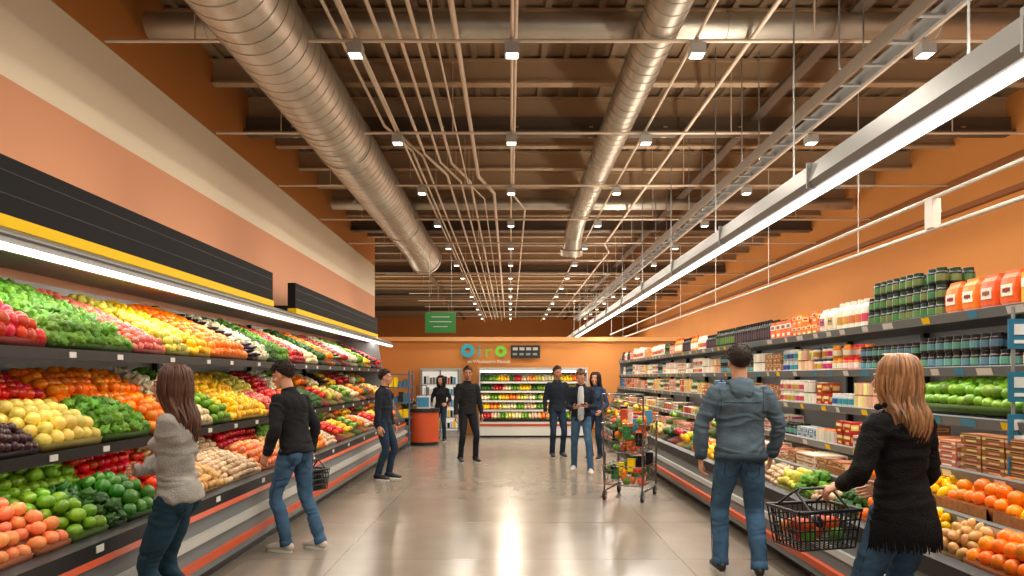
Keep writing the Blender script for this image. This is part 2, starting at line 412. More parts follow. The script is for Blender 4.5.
def cyc(kinds,y,yend,w0=.55,w1=.9):
    out=[];i=0
    while y<yend-.3:
        w=min(random.uniform(w0,w1),yend-y); out.append((kinds[i%len(kinds)],w)); y+=w;i+=1
    return out
t1=[('cuke',.7),('rpepper',.9),('lettuce',.95),('radish',.5),('pear',.42),('lemon',.42),('orange',.9),('eggplant',.3),('cauli',.3),('kale',.4),('lettuce',.4),('apple',.7)]
t1y=2.6; s=t1y+sum(w for _,w in t1)
seq(T1F,T1B,t1+cyc(['onion','kale','orange','cuke','apple','cauli','lettuce','lemon','eggplant','tomato'],s,15.1,.4,.7),t1y)
def mid(F,B,t): return (F[0]+(B[0]-F[0])*t,F[1]+(B[1]-F[1])*t)
m2=mid(T2F,T2B,.5)
bk=[('lettuce',.9),('tomato',1.2),('orange',1.25),('cauli',.3),('lettuce',.4),('lemon',1.2),('pear',.6)]
s=2.6+sum(w for _,w in bk); seq(m2,T2B,bk+cyc(['apple','cauli','lettuce','orange','onion','eggplant','lemon','tomato'],s,15.1,.4,.7),2.6)
fr=[('onion',.6),('plum',.75),('melon',.6),('lettuce',.6),('orange',.7),('onion',.4),('gapple',.4),('lemon',1.0),('radish',.5),('tomato',.6)]
s=2.6+sum(w for _,w in fr); seq(T2F,mid(T2F,T2B,.47),fr+cyc(['orange','kale','tomato','pear','potato','gapple','onion'],s,15.1,.4,.7),2.6)
m3=mid(DF,DB,.5)
bk=[('peach',.8),('kale',.5),('gapple',.75),('tomato',.9),('potato',.6),('mush',.7),('apple',1.1),('lettuce',.6)]
s=2.6+sum(w for _,w in bk); seq(m3,DB,bk+cyc(['orange','lemon','apple','lettuce','potato'],s,15.1,.4,.7),2.6)
fr=[('peach',.9),('peach',.3),('gapple',.35),('kale',.2),('pepper',.45),('tomato',.5),('potato',.6),('mush',.8),('peach',.7),('potato',.6),('lime',.6)]
s=2.6+sum(w for _,w in fr); seq(DF,mid(DF,DB,.47),fr+cyc(['orange','mush','tomato','lemon','gapple'],s,15.1,.4,.7),2.6)
# ------------------------------------------------------------------ right shelving
RY0,RY1=2.0,18.3
SH=[(2.95,2.02),(2.95,1.66),(2.9,1.34),(2.8,1.02),(2.65,.79)]
def rcase(m):
    m.box(2.42,3.8,RY0,RY1,0,.13,M_blk)
    m.prof([(2.27,.13),(2.27,.2),(2.36,.52),(3.8,.52),(3.8,.13)],RY0,RY1,M_case)
    m.prof([(2.24,.2),(2.24,.25),(2.32,.25),(2.3,.2)],RY0,RY1,M_oran)
    m.prof([(2.28,.34),(2.29,.39),(2.4,.39),(2.4,.34)],RY0,RY1,M_lgrey)
    m.prof([(2.32,.5),(2.33,.6),(2.4,.62),(2.4,.5)],RY0,RY1,M_blk)
    m.prof([(2.4,.52),(2.4,.57),(2.75,.64),(3.8,.64),(3.8,.52)],RY0,RY1,M_blk)
    m.box(3.74,3.8,RY0,RY1,.6,2.12,M_grey)
    for x,z in SH:
        m.box(x,3.74,RY0,RY1,z-.03,z,M_lgrey)
        m.prof([(x-.02,z-.055),(x-.035,z+.005),(x,z+.012),(x,z-.055)],RY0,RY1,M_case)
        y=RY0+.2
        while y<RY1-.2:
            w=random.choice((.06,.09,.09,.14)); cm=random.choice((M_white,M_white,M_white,M_yel,mat('tag_blue',srgb(60,140,180),.5)))
            m.add([(x-.024,y,z-.048),(x-.024,y+w,z-.048),(x-.037,y+w,z-.004),(x-.037,y,z-.004)],[(0,1,2,3)],cm); y+=random.uniform(.25,.5)
    for y in np.arange(RY0,RY1,1.36): m.box(3.68,3.74,y,y+.04,.6,2.15,M_blk)
    for y in(RY0-.04,RY1):
        m.prof([(2.28,0),(2.36,.6),(2.65,.8),(2.95,1.4),(2.95,2.1),(3.8,2.1),(3.8,0)],y,y+.04,M_case)
rc=single('grocery_shelving_case',rcase)
for k in range(6):
    for (x,z) in ((2.97,1.985),(2.97,1.625),(2.92,1.305),(2.82,.985)):
        area('shelf_fill_light',(x,3.3+2.7*k,z),.03,2.6,2.8,(1,.91,.8),rot=(0,math.radians(-20),0),parent=rc)  # added under the shelves to brighten the goods, no tubes there
def lathe(prof,seg=12):
    V=[];T=[];MI=[]
    for r,z,_ in prof:
        for i in range(seg): a=2*math.pi*i/seg; V.append((r*math.cos(a),r*math.sin(a),z))
    n=len(prof)
    for j in range(n-1):
        for i in range(seg):
            a=j*seg+i;b_=j*seg+(i+1)%seg;c=(j+1)*seg+(i+1)%seg;d=(j+1)*seg+i
            T+=[(a,b_,c),(a,c,d)]; MI+=[prof[j][2]]*2
    V.append((0,0,prof[-1][1])); k=len(V)-1
    for i in range(seg): T.append(((n-1)*seg+i,(n-1)*seg+(i+1)%seg,k)); MI.append(prof[-1][2])
    return np.array(V),np.array(T),np.array(MI)
def boxT(w,d,h,bul=0):
    mb=MB(); mb.mats=[0,1,2]
    if bul:
        v=[];P=[(0,.55,.9),(.15,1,1),(.5,1.12,1),(.8,.85,.98),(.93,.35,.95),(1,.3,.97)]
        for z,dd,ww in P:
            for sx,sy in((-1,-.8),(-1.1,0),(-1,.8),(0,1),(1,.8),(1,-.8),(0,-1)): v.append((sx*d/2*dd,sy*w/2*ww,z*h))
        f=[(j*7+i,(j+1)*7+i,(j+1)*7+(i+1)%7,j*7+(i+1)%7) for j in range(5) for i in range(7)]+[tuple(range(35,42))]
        mb.add(v,f,0)
        mb.box(-d/2*1.14-.002,-d/2,-w*.3,w*.3,h*.3,h*.62,1); mb.box(-d/2*1.16-.004,-d/2,-w*.2,w*.2,h*.42,h*.52,2)
    else:
        mb.box(-d/2,d/2,-w/2,w/2,0,h,0); mb.box(-d/2-.002,-d/2,-w*.5,w*.5,h*.55,h*.82,1); mb.box(-d/2-.0035,-d/2,-w*.32,w*.32,h*.6,h*.76,2); mb.box(-d/2-.002,-d/2,-w*.3,w*.2,h*.15,h*.32,1)
        mb.box(-d*.4,d*.4,-w/2-.0015,-w/2,h*.3,h*.75,1); mb.box(-d*.25,d*.25,-w/2-.003,-w/2,h*.45,h*.6,2)
    T=[];MI=[]
    for f,mi in zip(mb.f,mb.m):
        for k in range(1,len(f)-1): T.append((f[0],f[k],f[k+1])); MI.append(mi)
    return np.array(mb.v),np.array(T),np.array(MI)
IT={
 'jar':lambda:(lathe([(.036,0,0),(.04,.01,0),(.04,.02,1),(.041,.022,1),(.041,.065,1),(.04,.067,0),(.04,.08,0),(.033,.09,0),(.035,.09,2),(.035,.11,2),(.034,.112,2)]),.085,.115),
 'can':lambda:(lathe([(.034,0,2),(.036,.004,1),(.036,.1,2),(.034,.104,2)]),.076,.106),
 'bottle':lambda:(lathe([(.034,0,0),(.036,.01,0),(.036,.04,1),(.037,.042,1),(.037,.13,0),(.035,.16,0),(.014,.2,0),(.014,.215,2),(.016,.216,2),(.016,.24,2)]),.08,.24),
 'jug':lambda:(lathe([(.044,0,0),(.048,.012,0),(.048,.05,1),(.049,.052,1),(.049,.12,0),(.045,.18,0),(.024,.21,2),(.026,.212,2),(.026,.245,2)]),.104,.245),
 'box':lambda:(boxT(.13,.07,.19),.138,.19),'tallbox':lambda:(boxT(.13,.07,.26),.14,.26),'smallbox':lambda:(boxT(.1,.08,.1),.106,.101),
 'bag':lambda:(boxT(.15,.09,.22,1),.158,.22),'tray':lambda:(boxT(.18,.14,.055),.19,.057),
}
W_=srgb(222,214,196)
SCH={'orw':('cereal_boxes',srgb(218,98,30),W_,srgb(120,40,20)),'org':('pasta_boxes',srgb(214,112,40),srgb(228,200,150),srgb(170,44,16)),
'dk':('sauce_jars',srgb(24,28,24),srgb(84,112,56),srgb(24,50,32)),'teal':('jam_jars',srgb(44,30,26),srgb(92,150,150),srgb(22,24,26)),
'wh':('milk_bottles',srgb(214,206,190),srgb(190,104,60),W_),'dkb':('soda_bottles',srgb(22,20,22),srgb(70,50,60),srgb(20,20,22)),
'ora':('juice_bottles',srgb(228,122,40),W_,srgb(226,104,20)),'whb':('rice_bags',srgb(218,206,180),srgb(190,70,40),srgb(50,80,100)),
'brn':('bread_packages',srgb(150,98,58),srgb(205,172,124),srgb(96,40,24)),'blu':('yogurt_cups',srgb(176,186,186),srgb(50,110,150),srgb(210,206,200)),
'red':('snack_boxes',srgb(170,40,26),srgb(225,190,90),W_),'grn':('tea_boxes',srgb(74,116,56),W_,srgb(30,70,40)),'pnk':('candy_boxes',srgb(196,120,90),W_,srgb(150,40,40)),
'yel':('cracker_boxes',srgb(216,170,60),W_,srgb(180,60,26))}
def goods(scheme,item,x,z,y0,y1,stack=1,rowsd=2,depth=.02,hs=1.0):
    nm,a,b_,c=SCH[scheme]
    (V,T,MI),w,h=IT[item](); V=V.copy(); V[:,2]*=hs; h*=hs
    dd=V[:,0].max()-V[:,0].min()+.012
    n=max(1,int((y1-y0)/w)); Vs=[];Ts=[];Ms=[];o=0
    for r in range(rowsd):
        for j in range(n):
            st=stack if random.random()>.15 or stack==1 else stack-1
            for k in range(st):
                yy=y0+(j+.5)*(y1-y0)/n+random.uniform(-.003,.003)
                Vs.append(V+np.array((x+depth+dd/2+r*dd+random.uniform(0,.006),yy,z+.001+k*(h+.001)))); Ts.append(T+o); Ms.append(MI); o+=len(V)
    ms=[mat(nm+'_a',a,.4,island=.15,hue=.012),mat(nm+'_b',b_,.45,island=.18,hue=.08),mat(nm+'_c',c,.4,island=.15,hue=.05)]
    return fast(nm,np.concatenate(Vs),np.concatenate(Ts),np.concatenate(Ms),ms,smooth=False)
def rshelf(idx,explicit,y,pool,xb=0,hmax=.3):
    x,z=SH[idx]
    for e in explicit:
        if e[0]=='P': pile(e[1],(x+.02,z+.03),(x+.55,z+.14),y+.01,y+e[2]-.01)
        elif e[0]!='gap':
            goods(e[0],e[1],x,z,y+.01,y+e[2]-.01,*(e[3:]))
        y+=e[2]
    while y<RY1-.4:
        s_,it,st=random.choice(pool); w=min(random.uniform(.25,.55),RY1-.1-y)
        if s_=='P': pile(it,(x+.02,z+.03),(x+.55,z+.14),y+.01,y+w-.01,far=True)
        else: goods(s_,it,x,z,y+.01,y+w-.01,st,2,.02,random.uniform(.82,1.12))
        y+=w
rshelf(0,[('orw','box',1.3,1,2),('yel','box',.6,1,2),('orw','bag',.72,1,2),('dk','jar',1.0,3,3),('wh','jug',.55,1,3),('whb','bag',.35,1,2),('org','smallbox',.6,2,3,.02,1.1),('orw','box',.6,1,2),('dkb','bottle',1.3,1,3),('dk','bottle',.8,1,2),('dkb','bottle',.5,1,3,.02,.85)],2.1,
 [('whb','bag',1),('org','smallbox',2),('dkb','bottle',1),('wh','jug',1),('dk','jar',2),('orw','box',1),('ora','bottle',1)])
rshelf(1,[('teal','jar',1.2,2,2),('pnk','jar',.7,1,2),('teal','jar',1.0,2,3,.02,.95),('teal','jar',.85,2,3,.02,.85),('ora','jar',.5,2,2),('whb','jar',.4,2,2),('org','can',.35,2,2),('blu','jar',.4,2,2),('brn','smallbox',.5,2,2)],2.1,
 [('wh','jar',2),('ora','can',2),('pnk','smallbox',2),('whb','smallbox',2),('teal','jar',2),('brn','can',2),('red','can',2),('grn','can',2)])
rshelf(2,[('P','cuke',.9),('P','pepper',.9),('P','gapple',1.25),('whb','smallbox',.3,2,2),('org','can',.4,2,2),('blu','jar',.4,1,2),('red','smallbox',.3,2,2),('grn','can',.3,2,2),('wh','jar',.6,2,2)],2.1,
 [('pnk','smallbox',2),('blu','can',2),('red','smallbox',1),('brn','smallbox',2),('wh','can',2),('yel','smallbox',2),('grn','jar',2)])
rshelf(3,[('brn','tray',.9,3,2),('red','tray',.7,2,2),('brn','tray',.6,4,2),('pnk','tray',.5,3,2),('brn','tray',.5,4,2),('whb','smallbox',.35,2,2),('red','smallbox',.3,2,2),('ora','can',.4,1,2),('blu','smallbox',.4,1,2),('teal','jar',.5,1,2),('whb','tray',.4,3,2)],2.1,
 [('pnk','smallbox',1),('wh','can',1),('yel','smallbox',1),('whb','tray',3),('red','can',1),('grn','smallbox',1),('dk','jar',1)])
rshelf(4,[('P','orange',.9),('P','lemon',.6),('P','orange',.6),('P','lemon',.4),('P','orange',.5),('ora','can',.4,1,2),('brn','tray',.5,2,2),('whb','tray',.4,2,2),('brn','tray',.4,2,2),('pnk','smallbox',.4,1,2),('wh','tray',.4,2,2),('brn','tray',.6,2,2)],2.1,
 [('pnk','tray',2),('whb','tray',2),('P','peach',1),('P','lemon',1),('red','tray',1),('P','gapple',1),('brn','smallbox',1)])
def deckseq(lst,y):
    for k,w in lst: pile(k,(2.42,.59),(2.72,.68),y+.01,y+w-.01,far=y>9); y+=w
dl=[('peach',.8),('orange',.75),('potato',.35),('lemon',.35),('orange',.4),('kale',.35),('mush',.4),('lettuce',.3),('pear',.4),('mush',.5),('onion',.5),('peach',.4),('kale',.4)]
s=2.1+sum(w for _,w in dl); deckseq(dl+cyc(['lemon','orange','lettuce','lemon','apple','kale','potato','pear'],s,18.1,.35,.6),2.1)
def wb(m):
    wk=mat('wicker_basket',srgb(150,98,50),.7,noise_s=40,noise_a=.3)
    for y in np.arange(2.3,5.4,.5):
        for x,z in((2.66,.8),(2.43,.6)):
            m.box(x,x+.015,y,y+.46,z,z+.06,wk); m.box(x,x+.3,y,y+.012,z,z+.08,wk)
single('wicker_produce_trays',wb)
def ps(m):
    for z in(.72,.98,1.22,1.46,1.76): 
        m.box(2.82,2.98,3.86,3.87,z,z+.17,mat('price_sign_teal',srgb(40,108,136),.5)); m.box(2.85,2.96,3.855,3.86,z+.08,z+.14,M_white); m.box(2.85,2.93,3.855,3.86,z+.03,z+.05,M_white)
    m.cyl((2.86,3.88,.62),(2.86,3.88,2.0),.01,M_grey,8)
single('price_sign_post',ps)
# ------------------------------------------------------------------ back area
def bcase(m):
    x0,x1,y=-.8,2.05,18.1
    m.box(x0,x1,y,19.4,.05,.45,M_white); m.box(x0,x1,y+.06,19.4,0,.05,M_blk); m.box(x0,x1,y-.015,y,.3,.36,M_oran); m.box(x0,x1,y-.01,y+.03,.42,.48,M_blk)
    for k,z in enumerate((.7,.95,1.2,1.45)):
        m.box(x0,x1,y+.15+k*.08,19.35,z,z+.025,M_lgrey); m.box(x0,x1,y+.14+k*.08,y+.15+k*.08,z-.02,z+.03,M_white)
    m.box(x0,x1,19.35,19.42,0,1.78,M_white); m.box(x0,x1,18.4,19.42,1.76,1.86,M_lgrey); m.box(x0,x1,18.38,18.44,1.735,1.76,M_glow)
    for x in(x0-.03,x1): m.box(x,x+.03,y+.1,19.42,0,1.86,M_lgrey)
bc=single('produce_display_case',bcase)
for z in(1.43,1.18,.93,.68): area('case_tube',(.62,18.28,z),2.7,.03,1.6,(1,.92,.82),rot=(math.radians(20),0,0),parent=bc)
def bgoods():
    kinds=['lettuce','lemon','orange','pear','kale','apple','onion','gapple','mush']
    for k,z in enumerate((.48,.73,.98,1.23,1.48)):
        x=-.78; y=18.12+k*.08+(.06 if k else 0)
        Vs=[];Ts=[];MI=[];o=0;mats=[];i=random.randrange(9)
        while x<1.98:
            kd=kinds[i%9]; i+=random.choice((1,3)); w=random.uniform(.14,.32)
            mm=prmat(kd); 
            if mm not in mats: mats.append(mm)
            V,T=ICO[1]
            for a in np.arange(x,min(x+w,1.97),.085):
                for bq in range(4):
                    Vs.append(V*.048+np.array((a+.03,y+.06+bq*.085,z+.05+bq*.03))); Ts.append(T+o); MI+= [mats.index(mm)]*len(T); o+=len(V)
            x+=w
        ob=fast('produce_row',np.concatenate(Vs),np.concatenate(Ts),MI,mats); ob.parent=bc
bgoods()
def frz(m):
    m.box(-2.45,-1.35,18.6,19.4,0,1.85,M_lgrey)
    m.box(-2.38,-1.42,18.57,18.6,.15,1.75,mat('lit_cooler_interior',srgb(220,220,215),.4,emit=(1,.97,.9),es=.25))
    for x in(-2.42,-1.91,-1.42): m.box(x,x+.04,18.53,18.58,.1,1.8,M_grey)
    for z in(.2,.5,.8,1.1,1.4):
        m.box(-2.38,-1.42,18.54,18.57,z,z+.02,M_grey)
        for x in np.arange(-2.34,-1.5,.08): m.box(x,x+.065,18.545,18.57,z+.02,z+random.uniform(.16,.25),random.choice((M_oran,M_yel,M_white,M_case,mat('tag_blue',srgb(60,140,180),.5),M_blk,M_sign)))
single('upright_drinks_cooler',frz)
def kiosk(m):
    m.cyl((-2.05,16.2,0),(-2.05,16.2,.08),.34,M_blk,24); m.cyl((-2.05,16.2,.08),(-2.05,16.2,.78),.36,M_oran,24); m.cyl((-2.05,16.2,.78),(-2.05,16.2,.86),.39,M_blk,24)
    m.box(-2.2,-1.9,16.1,16.3,.86,1.15,M_white); m.box(-2.19,-1.91,16.09,16.1,.9,1.12,mat('tag_blue',srgb(60,140,180),.5))
single('round_promo_counter',kiosk)
def rack(m):
    bl=mat('rack_blue',srgb(60,96,120),.5)
    for x in(-2.9,-2.3):
        for y in(15.6,16.1): m.cyl((x,y,0),(x,y,1.75),.02,bl,8)
    cols=[M_oran,M_yel,M_white,bl,M_grey,M_blk]
    for z in(.3,.65,1.0,1.35,1.65):
        m.box(-2.92,-2.28,15.58,16.12,z,z+.025,bl)
        if z<1.6:
            for x in np.arange(-2.88,-2.34,.11): m.box(x,x+.09,15.62,15.8,z+.025,z+random.uniform(.15,.27),random.choice(cols))
single('magazine_display_rack',rack)
# signs
def text(name,s,loc,size,m,ext=.02,parent=None):
    cu=D.curves.new(name,'FONT'); cu.body=s; cu.size=size; cu.extrude=ext; cu.align_x='LEFT'
    o=D.objects.new(name,cu); C.scene.collection.objects.link(o); o.location=loc; o.rotation_euler=(math.pi/2,0,0); cu.materials.append(m)
    if parent: o.parent=parent
    return o
e=D.objects.new('store_name_sign',None); C.scene.collection.objects.link(e)
mt=mat('letter_teal',srgb(30,140,160),.4,emit=srgb(40,150,170),es=.3); mg=mat('letter_green',srgb(100,170,40),.4,emit=srgb(110,180,50),es=.3)
mb=MB()
def ring(m,cx,cz,r0,r1,mm,y=19.36):
    v=[];n=24
    for yy in(y,y+.05):
        for r in(r0,r1):
            for i in range(n): a=2*math.pi*i/n; v.append((cx+r*math.cos(a),yy,cz+r*math.sin(a)))
    f=[]
    for i in range(n):
        j=(i+1)%n; f+=[(i,j,n+j,n+i),(2*n+i,3*n+i,3*n+j,2*n+j),(i,2*n+i,2*n+j,j),(n+i,n+j,3*n+j,3*n+i)]
    m.add(v,f,mm)
ring(mb,-1.2,2.35,.08,.19,mt); ring(mb,-.26,2.33,.06,.16,mg)
mb.obj('letter_rings',parent=e)
text('letter_i','i',(-.92,19.38,2.17),.5,mt,parent=e); text('letter_r','r',(-.72,19.38,2.17),.5,mg,parent=e)
text('subtitle','to Wholesome Market',(-1.2,19.38,2.0),.13,M_white,.005,parent=e)
def blk(m):
    m.box(.02,.85,19.34,19.42,2.14,2.5,M_blk)
    for k in range(4): m.box(.08+k*.19,.22+k*.19,19.335,19.34,2.36,2.44,M_lgrey); 
    for k in range(4): m.box(.08+k*.19,.2+k*.19,19.335,19.34,2.22,2.28,M_grey)
single('wall_menu_board',blk)
gs=mat('sign_green',srgb(30,116,50),.5)
def gsg(m):
    m.box(-2.1,-1.35,16.9,16.94,2.7,3.2,gs)
    for z,w in((3.08,.45),(2.96,.55),(2.84,.35)): m.box(-1.72-w/2,-1.72+w/2,16.895,16.9,z,z+.02,M_lgrey)
    for x in(-2,-1.45): m.cyl((x,16.92,3.2),(x,16.92,ZC),.006,M_grey,6)
single('hanging_aisle_sign',gsg)
# ------------------------------------------------------------------ wall wash spots, added fill lights
def spot(loc,tgt,W,ang,blend=.75,col=(1,.83,.6)):
    l=D.lights.new('wall_spot','SPOT'); l.energy=W; l.spot_size=math.radians(ang); l.spot_blend=blend; l.color=col; l.shadow_soft_size=.08
    o=D.objects.new('wall_wash_spot',l); C.scene.collection.objects.link(o); o.location=loc
    o.rotation_euler=(Vector(tgt)-Vector(loc)).to_track_quat('-Z','Y').to_euler()
for y,t in((3.9,6.3),(6.9,9.3),(10.2,12.8),(14,16.6)): spot((-2.95,y,5.45),(-3.9,t,3.9),330,40)
for y in(6,11,17,24,32): area('side_wall_fill',(5.8,y,4.6),.4,2.2,74,(1,.86,.68),rot=(0,math.radians(25),0))  # added without fixtures to light the orange right wall
for x,y in((-9,24),(-5,28),(-9,34),(0,24),(3,28),(0,34),(5,36)): area('far_hall_light',(x,y,4.8),.6,.6,150,(1,.84,.64))
for x,y in((-5,26),(0,27),(4,33),(-1,38)): area('far_ceiling_fill',(x,y,2.6),1.2,3,110,(1,.84,.64),rot=(0,math.pi,0))  # unhoused upward fill, added to lighten the far ceiling
# ------------------------------------------------------------------ people
def V3(*a): return Vector(a)
def ik(a,t,l1,l2,pole):
    d=t-a; L_=d.length; mx=(l1+l2)*.995
    if L_>mx: t=a+d*(mx/L_); d=t-a; L_=mx
    x=(l1*l1-l2*l2+L_*L_)/(2*L_); h=math.sqrt(max(l1*l1-x*x,0)); n=d.normalized()
    p=pole-n*pole.dot(n); p.normalize()
    return a+n*x+p*h,t
def fold(V,Nn,amp,seed,fz=1.0):
    out=[]
    for p,n in zip(V,Nn):
        q=Vector((p.x*5,p.y*5,p.z*11*fz))+Vector((seed,seed,0))
        w=noise.noise(q+Vector((noise.noise(q*.5)*1.5,0,noise.noise(q*.6+Vector((9,0,0)))*2)))
        r=1-abs(w)*3.2
        out.append(p+n*(amp*r*.6+amp*.8*noise.noise(q*.4)))
    return out
def hand(mb,W,dirv,pn,side,curl,skin,s,vox=None):
    d=dirv.normalized(); n=(pn-d*pn.dot(d)).normalized(); t=d.cross(n).normalized()
    if t.dot(side)<0: t=-t
    h=MB()
    h.loft([W-d*.03*s,W,W+d*.045*s,W+d*.085*s],[(.02*s,.026*s),(.019*s,.026*s),(.016*s,.038*s),(.013*s,.04*s)],skin,right=n,seg=12,sub=2)
    for k,(off,ln) in enumerate(((.03,.074),(.0105,.082),(-.0095,.076),(-.029,.06))):
        p=W+d*(.083-.004*abs(k-1))*s+t*off*s; a=curl*(.8+.1*k); pts=[p-d*.015*s]; rr=[.0095*s]
        pp=p; pts.append(p); rr.append(.0095*s)
        for q,fr in((a*.8,.45),(a*1.9,.3),(a*2.6,.25)):
            v=(d*math.cos(q)+n*math.sin(q))+t*off*1.2; v.normalize(); pp=pp+v*ln*fr*s; pts.append(pp); rr.append((.0088-.001*len(pts)*.3)*s)
        h.loft(pts,rr,skin,seg=8,sub=2)
    p=W+d*.02*s+t*.024*s+n*.006*s; v1=(d*.75+t*.6+n*.25).normalized(); v2=(d*.95+t*.1+n*(.3+curl*.5)).normalized()
    h.loft([p-v1*.01*s,p+v1*.04*s,p+v1*.04*s+v2*.03*s,p+v1*.04*s+v2*.055*s],[.014*s,.0115*s,.0098*s,.0085*s],skin,seg=8,sub=2)
    if vox:
        V,Nn,F=remesh(h,vox,2,.4); mb.add(V,F,skin,True)
    else: mb.add(h.v,h.f,skin,True)
def stitch(out,V,Nn,pts2,m,r=.0028,back=True,off=.002):
    """run a seam over the cloth surface: pts2 are (x,z); depth is taken from the nearest back-facing vertex"""
    A=np.array([tuple(v) for v in V]); B=np.array([tuple(n) for n in Nn]); k=B[:,1]<-.15 if back else B[:,1]>.15
    A=A[k];B=B[k]
    if len(A)==0: return
    q=[]
    for x,z in pts2:
        i=np.argmin((A[:,0]-x)**2+(A[:,2]-z)**2); q.append(Vector((x,A[i,1],z))+Vector(B[i])*off)
    out.tube(q,r,m,5)
def person(name,loc,heading,H,p,cl):
    """local frame: +Y forward, +X right. heading deg = rotation about Z of forward(+Y)."""
    s=H/1.75; near=cl.get('near',False); vox=.010 if near else .017
    fem=cl.get('fem',False); g=cl.get('girth',1.0)
    lean=math.radians(p.get('lean',0)); side_=math.radians(p.get('side',0)); yawT=math.radians(p.get('twist',0))
    hipz=.93*s+p.get('dz',0)
    px=p.get('px',0); py=p.get('py',0)
    base=V3(px,py,hipz)
    R=Matrix.Rotation(yawT,3,'Z')@Matrix.Rotation(side_,3,'Y')@Matrix.Rotation(-lean,3,'X')
    def up(x,y,z): return base+R@V3(x*s,y*s,z*s-.93*s)
    sw=(.155 if fem else .172)*(1+(g-1)*.5)
    shL,shR=up(-sw,-.015,1.40),up(sw,-.015,1.40)
    arms={}
    for sd,sh in((-1,shL),(1,shR)):
        key='L' if sd<0 else 'R'
        w=p.get('w'+key,(sd*.25,.04,.86)); wt=V3(w[0]*s,w[1]*s,w[2]*s) 
        pole=V3(*p.get('e'+key,(sd*.5,-1,-.1)))
        el,wt=ik(sh,wt,.29*s,.255*s,pole); arms[key]=(sh,el,wt)
    legs={}
    for sd in(-1,1):
        key='L' if sd<0 else 'R'
        hp=base+V3(sd*.082*s,0,-.02*s); a=p.get('a'+key,(sd*.1,0,.09)); at=V3(*[c*s for c in a])
        kn,at=ik(hp,at,.43*s,.425*s,V3(*p.get('k'+key,(sd*.15,1,0)))); legs[key]=(hp,kn,at)
    out=MB()
    top=cl['top'];bot=cl['bot'];skin=cl['skin'];hairm=cl['hair'];shoe=cl['shoe']
    Xr=R@V3(1,0,0)
    # ---------- legs garment
    lm=MB()
    fl=cl.get('legw',1.0)
    for key in'LR':
        hp,kn,at=legs[key]; mid1=hp.lerp(kn,.4); mid2=kn.lerp(at,.35)+V3(0,-.012*s,0)
        lm.loft([hp+V3(0,0,.03*s),mid1,kn,mid2,at+V3(0,0,.0)],[(.084*s*fl,.09*s*fl),(.08*s*fl,.086*s*fl),(.06*s*fl,.064*s*fl),(.058*s*fl,.062*s*fl),(.05*s*fl,.054*s*fl)],0,right=(1,0,0),seg=18,sub=4,ck=.6)
    lm.ell(base+V3(-.072*s,-.055*s,-.035*s),(.082*s,.075*s,.095*s),0); lm.ell(base+V3(.072*s,-.055*s,-.035*s),(.082*s,.075*s,.095*s),0)
    lm.loft([base+V3(0,-.01,-.06*s),base+V3(0,-.012*s,.0),up(0,0,1.0),up(0,.0,1.06)],[(.12*s,.08*s),(.152*s*g,.105*s*g),(.142*s*g,.1*s*g),(.12*s*g,.09*s*g)],0,right=Xr,seg=24,sub=3,ck=.4)
    V,Nn,F=remesh(lm,vox,5); V=fold(V,Nn,.009 if near else .006,p.get('seed',1),1.2); out.add(V,F,bot,True)
    if near:
        sm_=cl.get('seam',bot)
        for sx in(-1,1):
            x0,x1=sx*.035*s,sx*.125*s
            stitch(out,V,Nn,[(x0,.87*s),(x0,.775*s),((x0+x1)/2,.745*s),(x1,.775*s),(x1,.87*s),(x0,.87*s)],sm_)
        stitch(out,V,Nn,[(0,.9*s-.01*i) for i in range(10)],sm_)
    for key in'LR':
        hp,kn,at=legs[key]; d=(at-kn).normalized(); out.loft([at-d*.02*s,at+d*.03*s],[.056*s*fl,.058*s*fl],bot,seg=16,sub=1,ck=.2)
        if near:
            side=-1 if key=='L' else 1
            sm_=cl.get('seam',bot)
            q=[]
            for a_,b_,ra,rb in((hp,kn,.088,.063),(kn,at,.063,.053)):
                for t in np.linspace(0,1,8): q.append(a_.lerp(b_,t)+V3(side*(ra+(rb-ra)*t)*s*fl*1.0,0,0))
            out.tube(q,.0035,sm_,5)
    # ---------- top garment
    tm=MB(); hem=cl.get('hem',.88); flare=cl.get('flare',1.0)
    cw=.158 if fem else .176
    tr=[(hem,.178*flare,.142*flare),(hem+.03,.177*flare,.141*flare),(.97,.168 if fem else .172,.13),(1.08,.142 if fem else .16,.112),(1.22,.15 if fem else .168,.118),(1.33,cw,.12),(1.395,cw*.93,.102),(1.44,.122 if not fem else .11,.084),(1.475,.083,.07),(1.505,.064,.062)]
    tm.loft([up(0,(-.022 if z<1.0 else -.012) if z<1.3 else -.02,z) for z,_,_ in tr],[(a*s*g,b_*s*g) for _,a,b_ in tr],0,right=Xr,seg=32,sub=3,cap=True,ck=.12)
    if fem:
        for sx in(-1,1): tm.ell(up(sx*.072,.078,1.27),(.06*s,.052*s,.058*s),0)
    aw=cl.get('armw',1.0)
    for key in'LR':
        sh,el,wt=arms[key]; f0=(wt-el).normalized()
        tm.loft([sh+(up(0,0,1.39)-sh)*.35,sh,sh.lerp(el,.3),sh.lerp(el,.65),el,el.lerp(wt,.35),wt-f0*.02*s],[.048*s,.058*s*(.6+.4*aw),.056*s*aw,.051*s*aw,.047*s*aw,.046*s*aw,.036*s*aw],0,seg=16,sub=4,ck=.7)
    V,Nn,F=remesh(tm,vox,7); V=fold(V,Nn,cl.get('foldamp',.01),p.get('seed',1)+3,1.1); out.add(V,F,top,True)
    if near and not fem:   # yoke and arm-hole seams on the back
        for sx in(-1,1): stitch(out,V,Nn,[(sx*(.15-.012*math.sin(t*3))*s*g,(1.44-.22*t)*s) for t in np.linspace(0,1,9)],cl.get('band') or top,.0028)
        stitch(out,V,Nn,[(x*s,1.33*s) for x in np.linspace(-.14,.14,13)],cl.get('band') or top,.0028)
